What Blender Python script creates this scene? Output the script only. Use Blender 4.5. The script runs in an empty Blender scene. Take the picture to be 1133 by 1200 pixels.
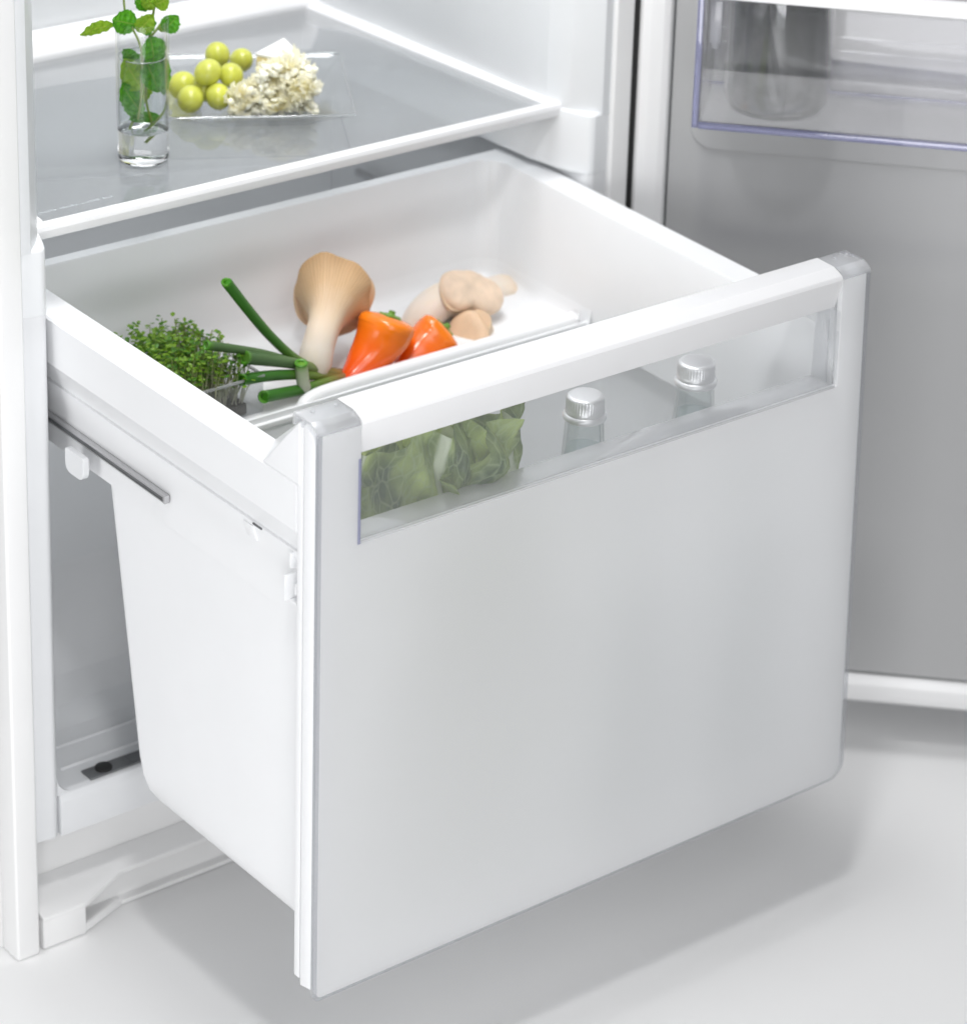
import bpy, bmesh, math, random
from mathutils import Vector, Matrix
R = math.radians
sc = bpy.context.scene
col = sc.collection
random.seed(7)

# ------------------------------------------------------------------ camera
CP = Vector((-1.129182, -1.644885, 1.579506))
AZ, EL, RO = -0.757359, -0.383913, 0.069118
FPX, CX, CY = 3871.783325, 940.856293, 238.271295        # measured on the 1133 x 1200 photograph
fw = Vector((-math.sin(AZ)*math.cos(EL), math.cos(AZ)*math.cos(EL), math.sin(EL)))
r0 = Vector((math.cos(AZ), math.sin(AZ), 0)); u0 = r0.cross(fw)
rr = math.cos(RO)*r0 + math.sin(RO)*u0; uu = -math.sin(RO)*r0 + math.cos(RO)*u0
cam = bpy.data.cameras.new('camera'); co = bpy.data.objects.new('camera', cam); col.objects.link(co)
co.matrix_world = Matrix(((rr.x, uu.x, -fw.x, CP.x), (rr.y, uu.y, -fw.y, CP.y), (rr.z, uu.z, -fw.z, CP.z), (0, 0, 0, 1)))
cam.sensor_width = 36; cam.lens = FPX/1200*36
cam.shift_x = (566.5-CX)/1200; cam.shift_y = (CY-600)/1200
cam.clip_end = 200; cam.clip_start = .05
cam.dof.use_dof = True; cam.dof.focus_distance = 2.38; cam.dof.aperture_fstop = 7
sc.camera = co

# ------------------------------------------------------------------ world, lamps, exposure
w = bpy.data.worlds.new('World'); sc.world = w; w.use_nodes = True
bg = w.node_tree.nodes['Background']; bg.inputs[0].default_value = (.95, .97, 1, 1); bg.inputs[1].default_value = .26
def area(name, loc, target, size, power, colr=(1, 1, 1), sy=None):
    l = bpy.data.lights.new(name, 'AREA'); l.energy = power; l.size = size; l.color = colr
    if sy: l.shape = 'RECTANGLE'; l.size_y = sy
    o = bpy.data.objects.new(name, l); col.objects.link(o); o.location = loc
    o.rotation_euler = (Vector(target)-Vector(loc)).to_track_quat('-Z', 'Y').to_euler()
    return o
area('key_lamp', (-.52, -.72, 2.5), (.25, .2, .3), .18, 15)
area('overhead_softbox', (.05, -.05, 2.6), (.2, .15, 0), .45, 11)
area('side_softbox', (-4.5, -.25, 1.5), (.1, .2, .45), 2.0, 78)
area('front_softbox', (-.85, -1.25, .45), (.0, .0, .33), .8, 12.5)
area('high_front_softbox', (-.45, -1.9, 2.3), (.25, .3, .45), 1.1, 14)
area('fridge_lamp', (.22, .375, 1.40), (.27, .50, .6), .25, 3.7)
sc.view_settings.view_transform = 'Standard'; sc.view_settings.look = 'None'
sc.view_settings.exposure = -0.12; sc.view_settings.gamma = 1
sc.render.engine = 'CYCLES'
cy = sc.cycles
cy.use_denoising = True; cy.max_bounces = 14; cy.transparent_max_bounces = 24; cy.transmission_bounces = 12
cy.caustics_reflective = False; cy.caustics_refractive = True; cy.sample_clamp_indirect = 6

# ------------------------------------------------------------------ materials
def mat(name): 
    m = bpy.data.materials.new(name); m.use_nodes = True
    return m, m.node_tree, m.node_tree.nodes, m.node_tree.nodes['Principled BSDF'], m.node_tree.nodes['Material Output']
def N(nt, t, **k):
    n = nt.nodes.new(t)
    for a, b in k.items(): setattr(n, a, b)
    return n
def plain(name, c, rough=.4, metal=0, spec=.5, var=.02, scale=18, bump=0, bscale=200, coat=0, sss=0, sssr=(1, 1, 1), sssc=.01):
    m, nt, ns, p, o = mat(name)
    no = N(nt, 'ShaderNodeTexNoise'); no.inputs['Scale'].default_value = scale; no.inputs['Detail'].default_value = 3
    tc = N(nt, 'ShaderNodeTexCoord'); nt.links.new(tc.outputs['Object'], no.inputs['Vector'])
    cr = N(nt, 'ShaderNodeValToRGB')
    cr.color_ramp.elements[0].color = (*[max(0, x*(1-var)) for x in c], 1); cr.color_ramp.elements[1].color = (*[min(1, x*(1+var)) for x in c], 1)
    cr.color_ramp.elements[0].position = .3; cr.color_ramp.elements[1].position = .7
    nt.links.new(no.outputs['Fac'], cr.inputs[0]); nt.links.new(cr.outputs[0], p.inputs['Base Color'])
    p.inputs['Roughness'].default_value = rough; p.inputs['Metallic'].default_value = metal
    p.inputs['Specular IOR Level'].default_value = spec; p.inputs['Coat Weight'].default_value = coat
    if sss:
        p.inputs['Subsurface Weight'].default_value = sss; p.inputs['Subsurface Radius'].default_value = sssr; p.inputs['Subsurface Scale'].default_value = sssc
    if bump:
        nb = N(nt, 'ShaderNodeTexNoise'); nb.inputs['Scale'].default_value = bscale
        nt.links.new(tc.outputs['Object'], nb.inputs['Vector'])
        b = N(nt, 'ShaderNodeBump'); b.inputs['Strength'].default_value = bump; b.inputs['Distance'].default_value = .001
        nt.links.new(nb.outputs['Fac'], b.inputs['Height']); nt.links.new(b.outputs[0], p.inputs['Normal'])
    return m
def thin_clear(name, tint=(.97, .98, .98), refl=1.0, rough=.03, ior=1.49, haze=0.0, hazec=(.85, .86, .88)):
    """thin clear plastic or pane: straight-through light, Fresnel reflection, optional milky haze"""
    m, nt, ns, p, o = mat(name); ns.remove(p)
    t = N(nt, 'ShaderNodeBsdfTransparent'); t.inputs[0].default_value = (*tint, 1)
    g = N(nt, 'ShaderNodeBsdfGlossy'); g.inputs['Roughness'].default_value = rough
    # Schlick reflectance of a thin sheet (the same from both sides, no total reflection inside)
    f = N(nt, 'ShaderNodeLayerWeight'); f.inputs[0].default_value = .5
    po = N(nt, 'ShaderNodeMath', operation='POWER'); po.inputs[1].default_value = 5; nt.links.new(f.outputs['Facing'], po.inputs[0])
    r_0 = ((ior-1)/(ior+1))**2
    sc_ = N(nt, 'ShaderNodeMath', operation='MULTIPLY_ADD'); sc_.inputs[1].default_value = 1-r_0; sc_.inputs[2].default_value = r_0; nt.links.new(po.outputs[0], sc_.inputs[0])
    mu = N(nt, 'ShaderNodeMath', operation='MULTIPLY', use_clamp=True); mu.inputs[1].default_value = refl; nt.links.new(sc_.outputs[0], mu.inputs[0])
    base = t.outputs[0]
    if haze:
        d = N(nt, 'ShaderNodeBsdfDiffuse'); d.inputs[0].default_value = (*hazec, 1)
        tl = N(nt, 'ShaderNodeBsdfTranslucent'); tl.inputs[0].default_value = (*hazec, 1)
        a = N(nt, 'ShaderNodeMixShader'); a.inputs[0].default_value = .5
        nt.links.new(d.outputs[0], a.inputs[1]); nt.links.new(tl.outputs[0], a.inputs[2])
        b = N(nt, 'ShaderNodeMixShader'); b.inputs[0].default_value = haze
        nt.links.new(t.outputs[0], b.inputs[1]); nt.links.new(a.outputs[0], b.inputs[2]); base = b.outputs[0]
    mx = N(nt, 'ShaderNodeMixShader'); nt.links.new(mu.outputs[0], mx.inputs[0])
    nt.links.new(base, mx.inputs[1]); nt.links.new(g.outputs[0], mx.inputs[2]); nt.links.new(mx.outputs[0], o.inputs[0])
    return m
def glass(name, c=(1, 1, 1), ior=1.5, rough=0):
    m, nt, ns, p, o = mat(name)
    p.inputs['Base Color'].default_value = (*c, 1); p.inputs['Transmission Weight'].default_value = 1
    p.inputs['IOR'].default_value = ior; p.inputs['Roughness'].default_value = rough
    return m
def frost(name):
    m, nt, ns, p, o = mat(name)
    p.inputs['Base Color'].default_value = (.83, .834, .84, 1); p.inputs['Roughness'].default_value = .33
    p.inputs['Specular IOR Level'].default_value = .5; p.inputs['Coat Weight'].default_value = .25; p.inputs['Coat Roughness'].default_value = .22
    tl = N(nt, 'ShaderNodeBsdfTranslucent'); tl.inputs[0].default_value = (.95, .955, .965, 1)
    mx = N(nt, 'ShaderNodeMixShader'); mx.inputs[0].default_value = .50
    nt.links.new(p.outputs[0], mx.inputs[1]); nt.links.new(tl.outputs[0], mx.inputs[2]); nt.links.new(mx.outputs[0], o.inputs[0])
    no = N(nt, 'ShaderNodeTexNoise'); no.inputs['Scale'].default_value = 900
    tc = N(nt, 'ShaderNodeTexCoord'); nt.links.new(tc.outputs['Object'], no.inputs['Vector'])
    b = N(nt, 'ShaderNodeBump'); b.inputs['Strength'].default_value = .05; b.inputs['Distance'].default_value = .0005
    nt.links.new(no.outputs['Fac'], b.inputs['Height']); nt.links.new(b.outputs[0], p.inputs['Normal'])
    return m
def ramp_uv(name, stops, axis='v', rough=.5, noise=.06, nscale=60, stretch=(1, 1), transl=0, sss=0, sssr=(1, .5, .3), sssc=.004, bump=0, coat=0, lines=0, linec=(.5, .4, .3), lineN=60, linerange=(0, 1), nsx=None, spec=.5):
    """colour varying along the thing's own length (UV), with streaky noise and optional fine lines"""
    m, nt, ns, p, o = mat(name)
    uv = N(nt, 'ShaderNodeUVMap'); sp = N(nt, 'ShaderNodeSeparateXYZ'); nt.links.new(uv.outputs[0], sp.inputs[0])
    mp = N(nt, 'ShaderNodeMapping'); mp.inputs['Scale'].default_value = (stretch[0], stretch[1], 1); nt.links.new(uv.outputs[0], mp.inputs[0])
    no = N(nt, 'ShaderNodeTexNoise'); no.inputs['Scale'].default_value = nscale; no.inputs['Detail'].default_value = 4
    nt.links.new(mp.outputs[0], no.inputs['Vector'])
    a = N(nt, 'ShaderNodeMath', operation='MULTIPLY_ADD'); a.inputs[1].default_value = noise*2; 
    s0 = N(nt, 'ShaderNodeMath', operation='SUBTRACT'); s0.inputs[1].default_value = noise
    nt.links.new(sp.outputs['Y' if axis == 'v' else 'X'], s0.inputs[0])
    nt.links.new(no.outputs['Fac'], a.inputs[0]); nt.links.new(s0.outputs[0], a.inputs[2])
    cr = N(nt, 'ShaderNodeValToRGB'); els = cr.color_ramp.elements
    for i, (pos, c) in enumerate(stops):
        e = els[i] if i < 2 else els.new(pos)
        e.position = pos; e.color = (*c, 1)
    nt.links.new(a.outputs[0], cr.inputs[0]); out = cr.outputs[0]; hgt = no.outputs['Fac']
    if lines:
        ml = N(nt, 'ShaderNodeMath', operation='MULTIPLY'); ml.inputs[1].default_value = lineN*6.2832; nt.links.new(sp.outputs['X'], ml.inputs[0])
        ad = N(nt, 'ShaderNodeMath', operation='MULTIPLY_ADD'); ad.inputs[1].default_value = 9; nt.links.new(no.outputs['Fac'], ad.inputs[0]); nt.links.new(ml.outputs[0], ad.inputs[2])
        si = N(nt, 'ShaderNodeMath', operation='SINE'); nt.links.new(ad.outputs[0], si.inputs[0])
        mr = N(nt, 'ShaderNodeMapRange'); mr.inputs['From Min'].default_value = 0; mr.inputs['From Max'].default_value = 1; mr.inputs['To Max'].default_value = lines
        nt.links.new(si.outputs[0], mr.inputs[0])
        rg = N(nt, 'ShaderNodeMapRange', interpolation_type='SMOOTHSTEP'); rg.inputs['From Min'].default_value = linerange[0]; rg.inputs['From Max'].default_value = linerange[1]; nt.links.new(sp.outputs['Y'], rg.inputs[0])
        m2 = N(nt, 'ShaderNodeMath', operation='MULTIPLY'); nt.links.new(mr.outputs[0], m2.inputs[0]); nt.links.new(rg.outputs[0], m2.inputs[1])
        mx = N(nt, 'ShaderNodeMix', data_type='RGBA'); nt.links.new(m2.outputs[0], mx.inputs[0]); nt.links.new(out, mx.inputs[6]); mx.inputs[7].default_value = (*linec, 1)
        out = mx.outputs[2]; hgt = m2.outputs[0]
    nt.links.new(out, p.inputs['Base Color']); p.inputs['Roughness'].default_value = rough; p.inputs['Coat Weight'].default_value = coat
    p.inputs['Specular IOR Level'].default_value = spec; p.inputs['Coat Roughness'].default_value = .15
    if sss: p.inputs['Subsurface Weight'].default_value = sss; p.inputs['Subsurface Radius'].default_value = sssr; p.inputs['Subsurface Scale'].default_value = sssc
    if bump:
        b = N(nt, 'ShaderNodeBump'); b.inputs['Strength'].default_value = bump; b.inputs['Distance'].default_value = .0012
        nt.links.new(hgt, b.inputs['Height']); nt.links.new(b.outputs[0], p.inputs['Normal'])
    if transl:
        tl = N(nt, 'ShaderNodeBsdfTranslucent'); nt.links.new(out, tl.inputs[0])
        ms = N(nt, 'ShaderNodeMixShader'); ms.inputs[0].default_value = transl
        nt.links.new(p.outputs[0], ms.inputs[1]); nt.links.new(tl.outputs[0], ms.inputs[2]); nt.links.new(ms.outputs[0], o.inputs[0])
    return m
def leafmat(name, mid, blade, edge, veinc, cells=16, transl=.35, rough=.4, bump=.6, midw=.06):
    """leaf: pale midrib, side veins, blistered blade (UV: u across, v along)"""
    m, nt, ns, p, o = mat(name)
    uv = N(nt, 'ShaderNodeUVMap'); sp = N(nt, 'ShaderNodeSeparateXYZ'); nt.links.new(uv.outputs[0], sp.inputs[0])
    d = N(nt, 'ShaderNodeMath', operation='SUBTRACT'); d.inputs[1].default_value = .5; nt.links.new(sp.outputs['X'], d.inputs[0])
    ab = N(nt, 'ShaderNodeMath', operation='ABSOLUTE'); nt.links.new(d.outputs[0], ab.inputs[0])
    no = N(nt, 'ShaderNodeTexNoise'); no.inputs['Scale'].default_value = 7; no.inputs['Detail'].default_value = 5; nt.links.new(uv.outputs[0], no.inputs[0])
    cr = N(nt, 'ShaderNodeValToRGB'); cr.color_ramp.elements[0].color = (*blade, 1); cr.color_ramp.elements[1].color = (*edge, 1)
    cr.color_ramp.elements[0].position = .35; cr.color_ramp.elements[1].position = .68; nt.links.new(no.outputs['Fac'], cr.inputs[0])
    vo = N(nt, 'ShaderNodeTexVoronoi', feature='DISTANCE_TO_EDGE'); vo.inputs['Scale'].default_value = cells; nt.links.new(uv.outputs[0], vo.inputs['Vector'])
    vr = N(nt, 'ShaderNodeMapRange'); vr.inputs['From Max'].default_value = .09; vr.inputs['To Min'].default_value = .55; vr.inputs['To Max'].default_value = 0; nt.links.new(vo.outputs['Distance'], vr.inputs[0])
    mx = N(nt, 'ShaderNodeMix', data_type='RGBA'); nt.links.new(vr.outputs[0], mx.inputs[0]); nt.links.new(cr.outputs[0], mx.inputs[6]); mx.inputs[7].default_value = (*veinc, 1)
    mr = N(nt, 'ShaderNodeMapRange', interpolation_type='SMOOTHSTEP'); mr.inputs['From Min'].default_value = midw*.35; mr.inputs['From Max'].default_value = midw; mr.inputs['To Min'].default_value = 1; mr.inputs['To Max'].default_value = 0
    nt.links.new(ab.outputs[0], mr.inputs[0])
    m2 = N(nt, 'ShaderNodeMix', data_type='RGBA'); nt.links.new(mr.outputs[0], m2.inputs[0]); nt.links.new(mx.outputs[2], m2.inputs[6]); m2.inputs[7].default_value = (*mid, 1)
    nt.links.new(m2.outputs[2], p.inputs['Base Color']); p.inputs['Roughness'].default_value = rough
    b = N(nt, 'ShaderNodeBump'); b.inputs['Strength'].default_value = bump; b.inputs['Distance'].default_value = .002
    nt.links.new(vo.outputs['Distance'], b.inputs['Height']); nt.links.new(b.outputs[0], p.inputs['Normal'])
    tl = N(nt, 'ShaderNodeBsdfTranslucent'); nt.links.new(m2.outputs[2], tl.inputs[0])
    ms = N(nt, 'ShaderNodeMixShader'); ms.inputs[0].default_value = transl
    nt.links.new(p.outputs[0], ms.inputs[1]); nt.links.new(tl.outputs[0], ms.inputs[2]); nt.links.new(ms.outputs[0], o.inputs[0])
    return m

WHITE = plain('white_plastic', (.815, .822, .835), .32, var=.008, bump=.03, bscale=700)
GLOSSW = plain('glossy_white_plastic', (.84, .84, .85), .2, var=.006)
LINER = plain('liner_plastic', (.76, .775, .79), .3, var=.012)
LINERSHADE = plain('shaded_liner_plastic', (.69, .70, .715), .3, var=.015)  # liner plastic darkened: the lower compartment's shade is put into its grey
HANDLEW = plain('handle_plastic', (.77, .77, .78), .22, var=.008)
CABINET = plain('painted_steel', (.82, .82, .82), .3, var=.006, bump=.05, bscale=500)
FLOORM = plain('studio_floor', (.87, .87, .87), .36, var=.014, scale=2.5, spec=.35, bump=.04, bscale=160)
DOORGREY = plain('grey_door_liner', (.41, .412, .416), .38, var=.012, scale=5)
DOORTRIM = plain('door_edge_plastic', (.78, .78, .785), .28, var=.01)
BLACK = plain('matte_black', (.008, .008, .008), .6)
DARK = plain('dark_grey_plastic', (.11, .115, .12), .45, var=.15, scale=60)
STEEL = plain('rail_steel', (.55, .55, .56), .3, metal=.8)
ALU = plain('aluminium_cap', (.88, .88, .89), .36, metal=.7, var=.03)
FROST = frost('frosted_plastic')
CLEAR = thin_clear('clear_plastic', (.97, .975, .98), rough=.04, haze=.09, hazec=(.96, .965, .97))
CAPCLEAR = thin_clear('clear_cap_plastic', (.95, .955, .965), refl=1.8, rough=.12, haze=.34, hazec=(.94, .945, .955))
BINCLEAR = thin_clear('clear_bin_plastic', (.96, .96, .968), refl=1.1, rough=.04, haze=.015)
EDGE = thin_clear('clear_panel_edge', (.86, .87, .89), refl=2.6, rough=.08, haze=.14, hazec=(.9, .9, .92))
VIOLET = thin_clear('tinted_plastic_edge', (.72, .73, .88), refl=2.4, rough=.05, haze=.26, hazec=(.52, .53, .76))
LEDGE = thin_clear('glossy_ledge_plastic', (.95, .95, .96), refl=2.2, rough=.06, haze=.5, hazec=(.96, .96, .97))
PANE = thin_clear('shelf_glass', (.955, .965, .97), refl=1.6, rough=.03, ior=1.5, haze=.24, hazec=(.80, .83, .86))
PANEEDGE = thin_clear('shelf_glass_edge', (.4, .55, .53), refl=1, haze=.5, hazec=(.35, .45, .45))
PLATE = thin_clear('plate_glass', (.985, .99, .99), refl=1.2, rough=.02)
GLASS = glass('clear_glass', (1, 1, 1), 1.5)
BOTGLASS = glass('bottle_glass', (.50, .52, .52), 1.5)  # grey tint stands for the dark surroundings refracted in the bin bottle's base
WATER = glass('water', (.985, .995, 1), 1.33)

# ------------------------------------------------------------------ mesh helpers
class MB:
    def __init__(s): s.bm = bmesh.new(); s.uv = s.bm.loops.layers.uv.new('UVMap')
    def _merge(s, b):
        me = bpy.data.meshes.new('tmp'); b.to_mesh(me); b.free(); s.bm.from_mesh(me); bpy.data.meshes.remove(me)
        s.uv = s.bm.loops.layers.uv.active
        return s
    def _bev(s, b, off, seg):
        bmesh.ops.recalc_face_normals(b, faces=b.faces)
        if off > 0:
            es = [e for e in b.edges if len(e.link_faces) == 2 and e.calc_face_angle(0) > R(12)]
            bmesh.ops.bevel(b, geom=es, offset=off, segments=seg, profile=.6, affect='EDGES', clamp_overlap=True)
        return s._merge(b)
    def hexa(s, P, bev=.001, seg=2):
        b = bmesh.new(); v = [b.verts.new(p) for p in P]
        for f in ((0, 3, 2, 1), (4, 5, 6, 7), (0, 1, 5, 4), (1, 2, 6, 5), (2, 3, 7, 6), (3, 0, 4, 7)): b.faces.new([v[i] for i in f])
        return s._bev(b, bev, seg)
    def box(s, x0, x1, y0, y1, z0, z1, bev=.001, seg=2):
        return s.hexa([(x0, y0, z0), (x1, y0, z0), (x1, y1, z0), (x0, y1, z0), (x0, y0, z1), (x1, y0, z1), (x1, y1, z1), (x0, y1, z1)], bev, seg)
    def prism(s, poly, axis, a0, a1, bev=.001, seg=2):
        b = bmesh.new()
        def P(u, v, a): return {'x': (a, u, v), 'y': (u, a, v), 'z': (u, v, a)}[axis]
        A = [b.verts.new(P(u, v, a0)) for u, v in poly]; B = [b.verts.new(P(u, v, a1)) for u, v in poly]
        n = len(poly); b.faces.new(A); b.faces.new(B[::-1])
        for i in range(n): b.faces.new((A[i], B[i], B[(i+1) % n], A[(i+1) % n]))
        return s._bev(b, bev, seg)
    def lathe(s, prof, c=(0, 0, 0), n=32, axis=None, ripple=None, closed=False):
        b = bmesh.new(); uvl = b.loops.layers.uv.new('UVMap'); rings = []
        q = Vector((0, 0, 1)).rotation_difference(Vector(axis).normalized()) if axis else None
        for k, (r, z) in enumerate(prof):
            ring = []
            for i in range(n):
                a = 2*math.pi*i/n; rad = r*(ripple(a, k) if ripple else 1)
                v = Vector((rad*math.cos(a), rad*math.sin(a), z))
                if q: v = q @ v
                ring.append(b.verts.new(v+Vector(c)))
            rings.append(ring)
        m = len(prof)
        for k in range(m-1 if not closed else m):
            for i in range(n):
                j = (i+1) % n; f = b.faces.new((rings[k][i], rings[k][j], rings[(k+1) % m][j], rings[(k+1) % m][i]))
                for l, (uu_, vv_) in zip(f.loops, ((i/n, k/m), ((i+1)/n, k/m), ((i+1)/n, (k+1)/m), (i/n, (k+1)/m))): l[uvl].uv = (uu_, vv_)
        if not closed:
            if prof[0][0] > 1e-6: b.faces.new(rings[0][::-1])
            if prof[-1][0] > 1e-6: b.faces.new(rings[-1])
        bmesh.ops.remove_doubles(b, verts=b.verts, dist=1e-6)
        bmesh.ops.recalc_face_normals(b, faces=b.faces)
        return s._merge(b)
    def sweep(s, pts, rad, n=12, cap=True, shape=None, squash=1):
        """tube along a smooth curve; rad is one number or a list; UV u round, v along"""
        b = bmesh.new(); uvl = b.loops.layers.uv.new('UVMap')
        pts = [Vector(p) for p in pts]; m = len(pts)
        if not hasattr(rad, '__len__'): rad = [rad]*m
        T = [(pts[min(i+1, m-1)]-pts[max(i-1, 0)]).normalized() for i in range(m)]
        nx = T[0].orthogonal().normalized(); rings = []
        for i in range(m):
            if i: nx = (T[i-1].rotation_difference(T[i]) @ nx).normalized()
            ny = T[i].cross(nx)
            rings.append([b.verts.new(pts[i] + (nx*math.cos(2*math.pi*k/n)+ny*math.sin(2*math.pi*k/n)*squash)*rad[i]*(shape(2*math.pi*k/n, i/(m-1)) if shape else 1)) for k in range(n)])
        for i in range(m-1):
            for k in range(n):
                j = (k+1) % n; f = b.faces.new((rings[i][k], rings[i][j], rings[i+1][j], rings[i+1][k]))
                for l, q in zip(f.loops, ((k/n, i/(m-1)), ((k+1)/n, i/(m-1)), ((k+1)/n, (i+1)/(m-1)), (k/n, (i+1)/(m-1)))): l[uvl].uv = q
        if cap:
            for f, vv_ in ((b.faces.new(rings[0][::-1]), 0), (b.faces.new(rings[-1]), 1)):
                for l in f.loops: l[uvl].uv = (.5, vv_)
        return s._merge(b)
    def grid(s, fn, nu, nv):
        b = bmesh.new(); uvl = b.loops.layers.uv.new('UVMap')
        V = [[b.verts.new(fn(i/nu, j/nv)) for i in range(nu+1)] for j in range(nv+1)]
        for j in range(nv):
            for i in range(nu):
                f = b.faces.new((V[j][i], V[j][i+1], V[j+1][i+1], V[j+1][i]))
                for l, q in zip(f.loops, ((i/nu, j/nv), ((i+1)/nu, j/nv), ((i+1)/nu, (j+1)/nv), (i/nu, (j+1)/nv))): l[uvl].uv = q
        return s._merge(b)
    def usweep(s, prof, yf, closed=True, narc=8, W=.5, bottom=False):
        """U-shaped wall (left, back, right) open to the front; prof = list of (xl, yb, r, z)"""
        b = bmesh.new(); loops = []
        for xl, yb, r, z in prof:
            xr = W-xl; L = [(xl, yf)]
            L += [(xl+r-r*math.cos(a), yb-r+r*math.sin(a)) for a in [math.pi/2*k/narc for k in range(narc+1)]]
            L += [(xr-r+r*math.sin(a), yb-r+r*math.cos(a)) for a in [math.pi/2*k/narc for k in range(narc+1)]]
            L += [(xr, yf)]
            loops.append([b.verts.new((x, y, z)) for x, y in L])
        m = len(prof); n = len(loops[0])
        for k in range(m if closed else m-1):
            A, B = loops[k], loops[(k+1) % m]
            for i in range(n-1): b.faces.new((A[i], A[i+1], B[i+1], B[i]))
        if closed:
            b.faces.new([l[0] for l in loops]); b.faces.new([l[-1] for l in loops][::-1])
        if bottom: b.faces.new(loops[-1])
        bmesh.ops.recalc_face_normals(b, faces=b.faces)
        return s._merge(b)
    def build(s, name, m, parent=None, xf=None, sharp=32, warp=None):
        bm = s.bm
        if xf is not None: bmesh.ops.transform(bm, matrix=xf, verts=bm.verts)
        if warp:
            for v in bm.verts: v.co = warp(v.co)
        if parent is not None:
            bmesh.ops.translate(bm, vec=-ORG[parent.name], verts=bm.verts)
        me = bpy.data.meshes.new(name); bm.to_mesh(me); bm.free()
        me.polygons.foreach_set('use_smooth', [True]*len(me.polygons)); me.set_sharp_from_angle(angle=R(sharp))
        me.materials.append(m)
        o = bpy.data.objects.new(name, me); col.objects.link(o)
        if parent is not None: o.parent = parent; ORG[o.name] = ORG[parent.name]
        return o
ORG = {}
def thing(name, label, cat, loc, group=None):
    o = bpy.data.objects.new(name, None); col.objects.link(o); o.location = loc; o.empty_display_size = .02
    o['label'] = label; o['category'] = cat
    if group: o['group'] = group
    ORG[o.name] = Vector(loc)
    return o
def tag(o, label, cat, group=None, kind=None):
    if label: o['label'] = label
    if cat: o['category'] = cat
    if group: o['group'] = group
    if kind: o['kind'] = kind
    return o
def ray(x, y, axis, val):
    """the point of the place seen at photograph pixel (x, y) on the plane axis = val"""
    v = fw + rr*((x-CX)/FPX) - uu*((y-CY)/FPX)
    return CP + v*((val-CP[axis])/v[axis])
def bez(pts, n=16):
    """Catmull-Rom through pts"""
    P = [Vector(p) for p in pts]; P = [2*P[0]-P[1]]+P+[2*P[-1]-P[-2]]; out = []
    m = len(P)-3
    for k in range(n+1):
        t = k/n*m; i = min(int(t), m-1); t -= i
        a, b, c, d = P[i:i+4]
        out.append(.5*((2*b)+(c-a)*t+(2*a-5*b+4*c-d)*t*t+(3*b-a-3*c+d)*t**3))
    return out
def lerp(tab, t):
    for (a, x), (b, y) in zip(tab, tab[1:]):
        if t <= b: return x+(y-x)*((t-a)/(b-a) if b > a else 0)
    return tab[-1][1]
def rrect(x0, x1, z0, z1, r):
    """rounded polygon; r = radii for bottom left, bottom right, top right, top left"""
    out = []
    for (cx, cz, a0), q in zip(((x0+r[0], z0+r[0], 180), (x1-r[1], z0+r[1], 270), (x1-r[2], z1-r[2], 0), (x0+r[3], z1-r[3], 90)), r):
        out += [(cx+q*math.cos(R(a0+15*k)), cz+q*math.sin(R(a0+15*k))) for k in range(7)] if q > 0 else [(cx, cz)]
    return out

# ------------------------------------------------------------------ floor
b = MB(); b.box(-6, 6, -6, 6, -.05, 0, 0)
b.build('floor', FLOORM)['kind'] = 'structure'

# ------------------------------------------------------------------ refrigerator
FR = thing('refrigerator', 'white refrigerator with its door swung open and lower compartment pulled out', 'refrigerator', (.25, .345, 0))
XL, XR, D = -.0458, .5458, .345
H = 1.8
b = MB(); b.box(XL+.001, XR-.001, D+.0242, .8555, H-.001, H+.004, .001); b.build('top_panel', CABINET, FR)
for x0, x1 in ((XL, XL+.004), (XR-.004, XR)):
    b = MB(); b.box(x0, x1, D+.0242, .8555, .0, H, .0008); b.build('side_panel', CABINET, FR)
b = MB(); b.box(XL, XR, .856, .86, .03, H, .001); b.build('rear_panel', CABINET, FR)
for s in (0, 1):
    f = (lambda x: x) if not s else (lambda x: .5-x)
    b = MB(); xs = sorted((f(XL), f(-.0255))); b.box(xs[0], xs[1], D-.001, D+.024, .0, H, .0035, 3); b.build('front_frame', CABINET, FR)
    # upper liner wall, flaring towards the front
    P = [(-.0262, D+.003), (-.0170, D+.002), (-.0135, D+.006), (-.008, D+.012), (.001, D+.024), (.0085, D+.045), (.0125, D+.08), (.034, .722), (-.0262, .722)]
    b = MB(); b.prism([(f(x), y) for x, y in P], 'z', .6040, H-.002, .0012, 2); b.build('liner_wall', LINER, FR)
    P = [(-.0262, D+.004), (-.0085, D+.0005), (-.0045, D+.0035), (-.0012, D+.011), (.0060, D+.030), (.0125, D+.060), (.0165, .46), (.036, .722), (-.0262, .722)]
    b = MB(); b.prism([(f(x), y) for x, y in P], 'z', .5520, .6062, .0045, 3); b.build('shelf_support', LINER, FR)
    # lower compartment wall, proud of the upper one
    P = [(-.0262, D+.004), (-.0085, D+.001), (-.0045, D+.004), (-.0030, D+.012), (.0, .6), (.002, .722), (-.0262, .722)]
    b = MB(); b.prism([(f(x), y) for x, y in P], 'z', .10, .6055, .0045, 3); b.build('compartment_wall', LINERSHADE, FR)
b = MB(); b.box(-.02, .52, .712, .724, .34, H, .002); b.build('back_wall', LINER, FR)
# compressor hump and floor of the lower compartment, one moulded sheet
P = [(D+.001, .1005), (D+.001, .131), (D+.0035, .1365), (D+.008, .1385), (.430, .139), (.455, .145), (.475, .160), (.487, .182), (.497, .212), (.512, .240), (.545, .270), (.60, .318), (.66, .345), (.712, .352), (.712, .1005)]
b = MB(); b.prism(P, 'x', -.0035, .5035, .001, 2); b.build('compartment_floor', LINERSHADE, FR)
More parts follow.
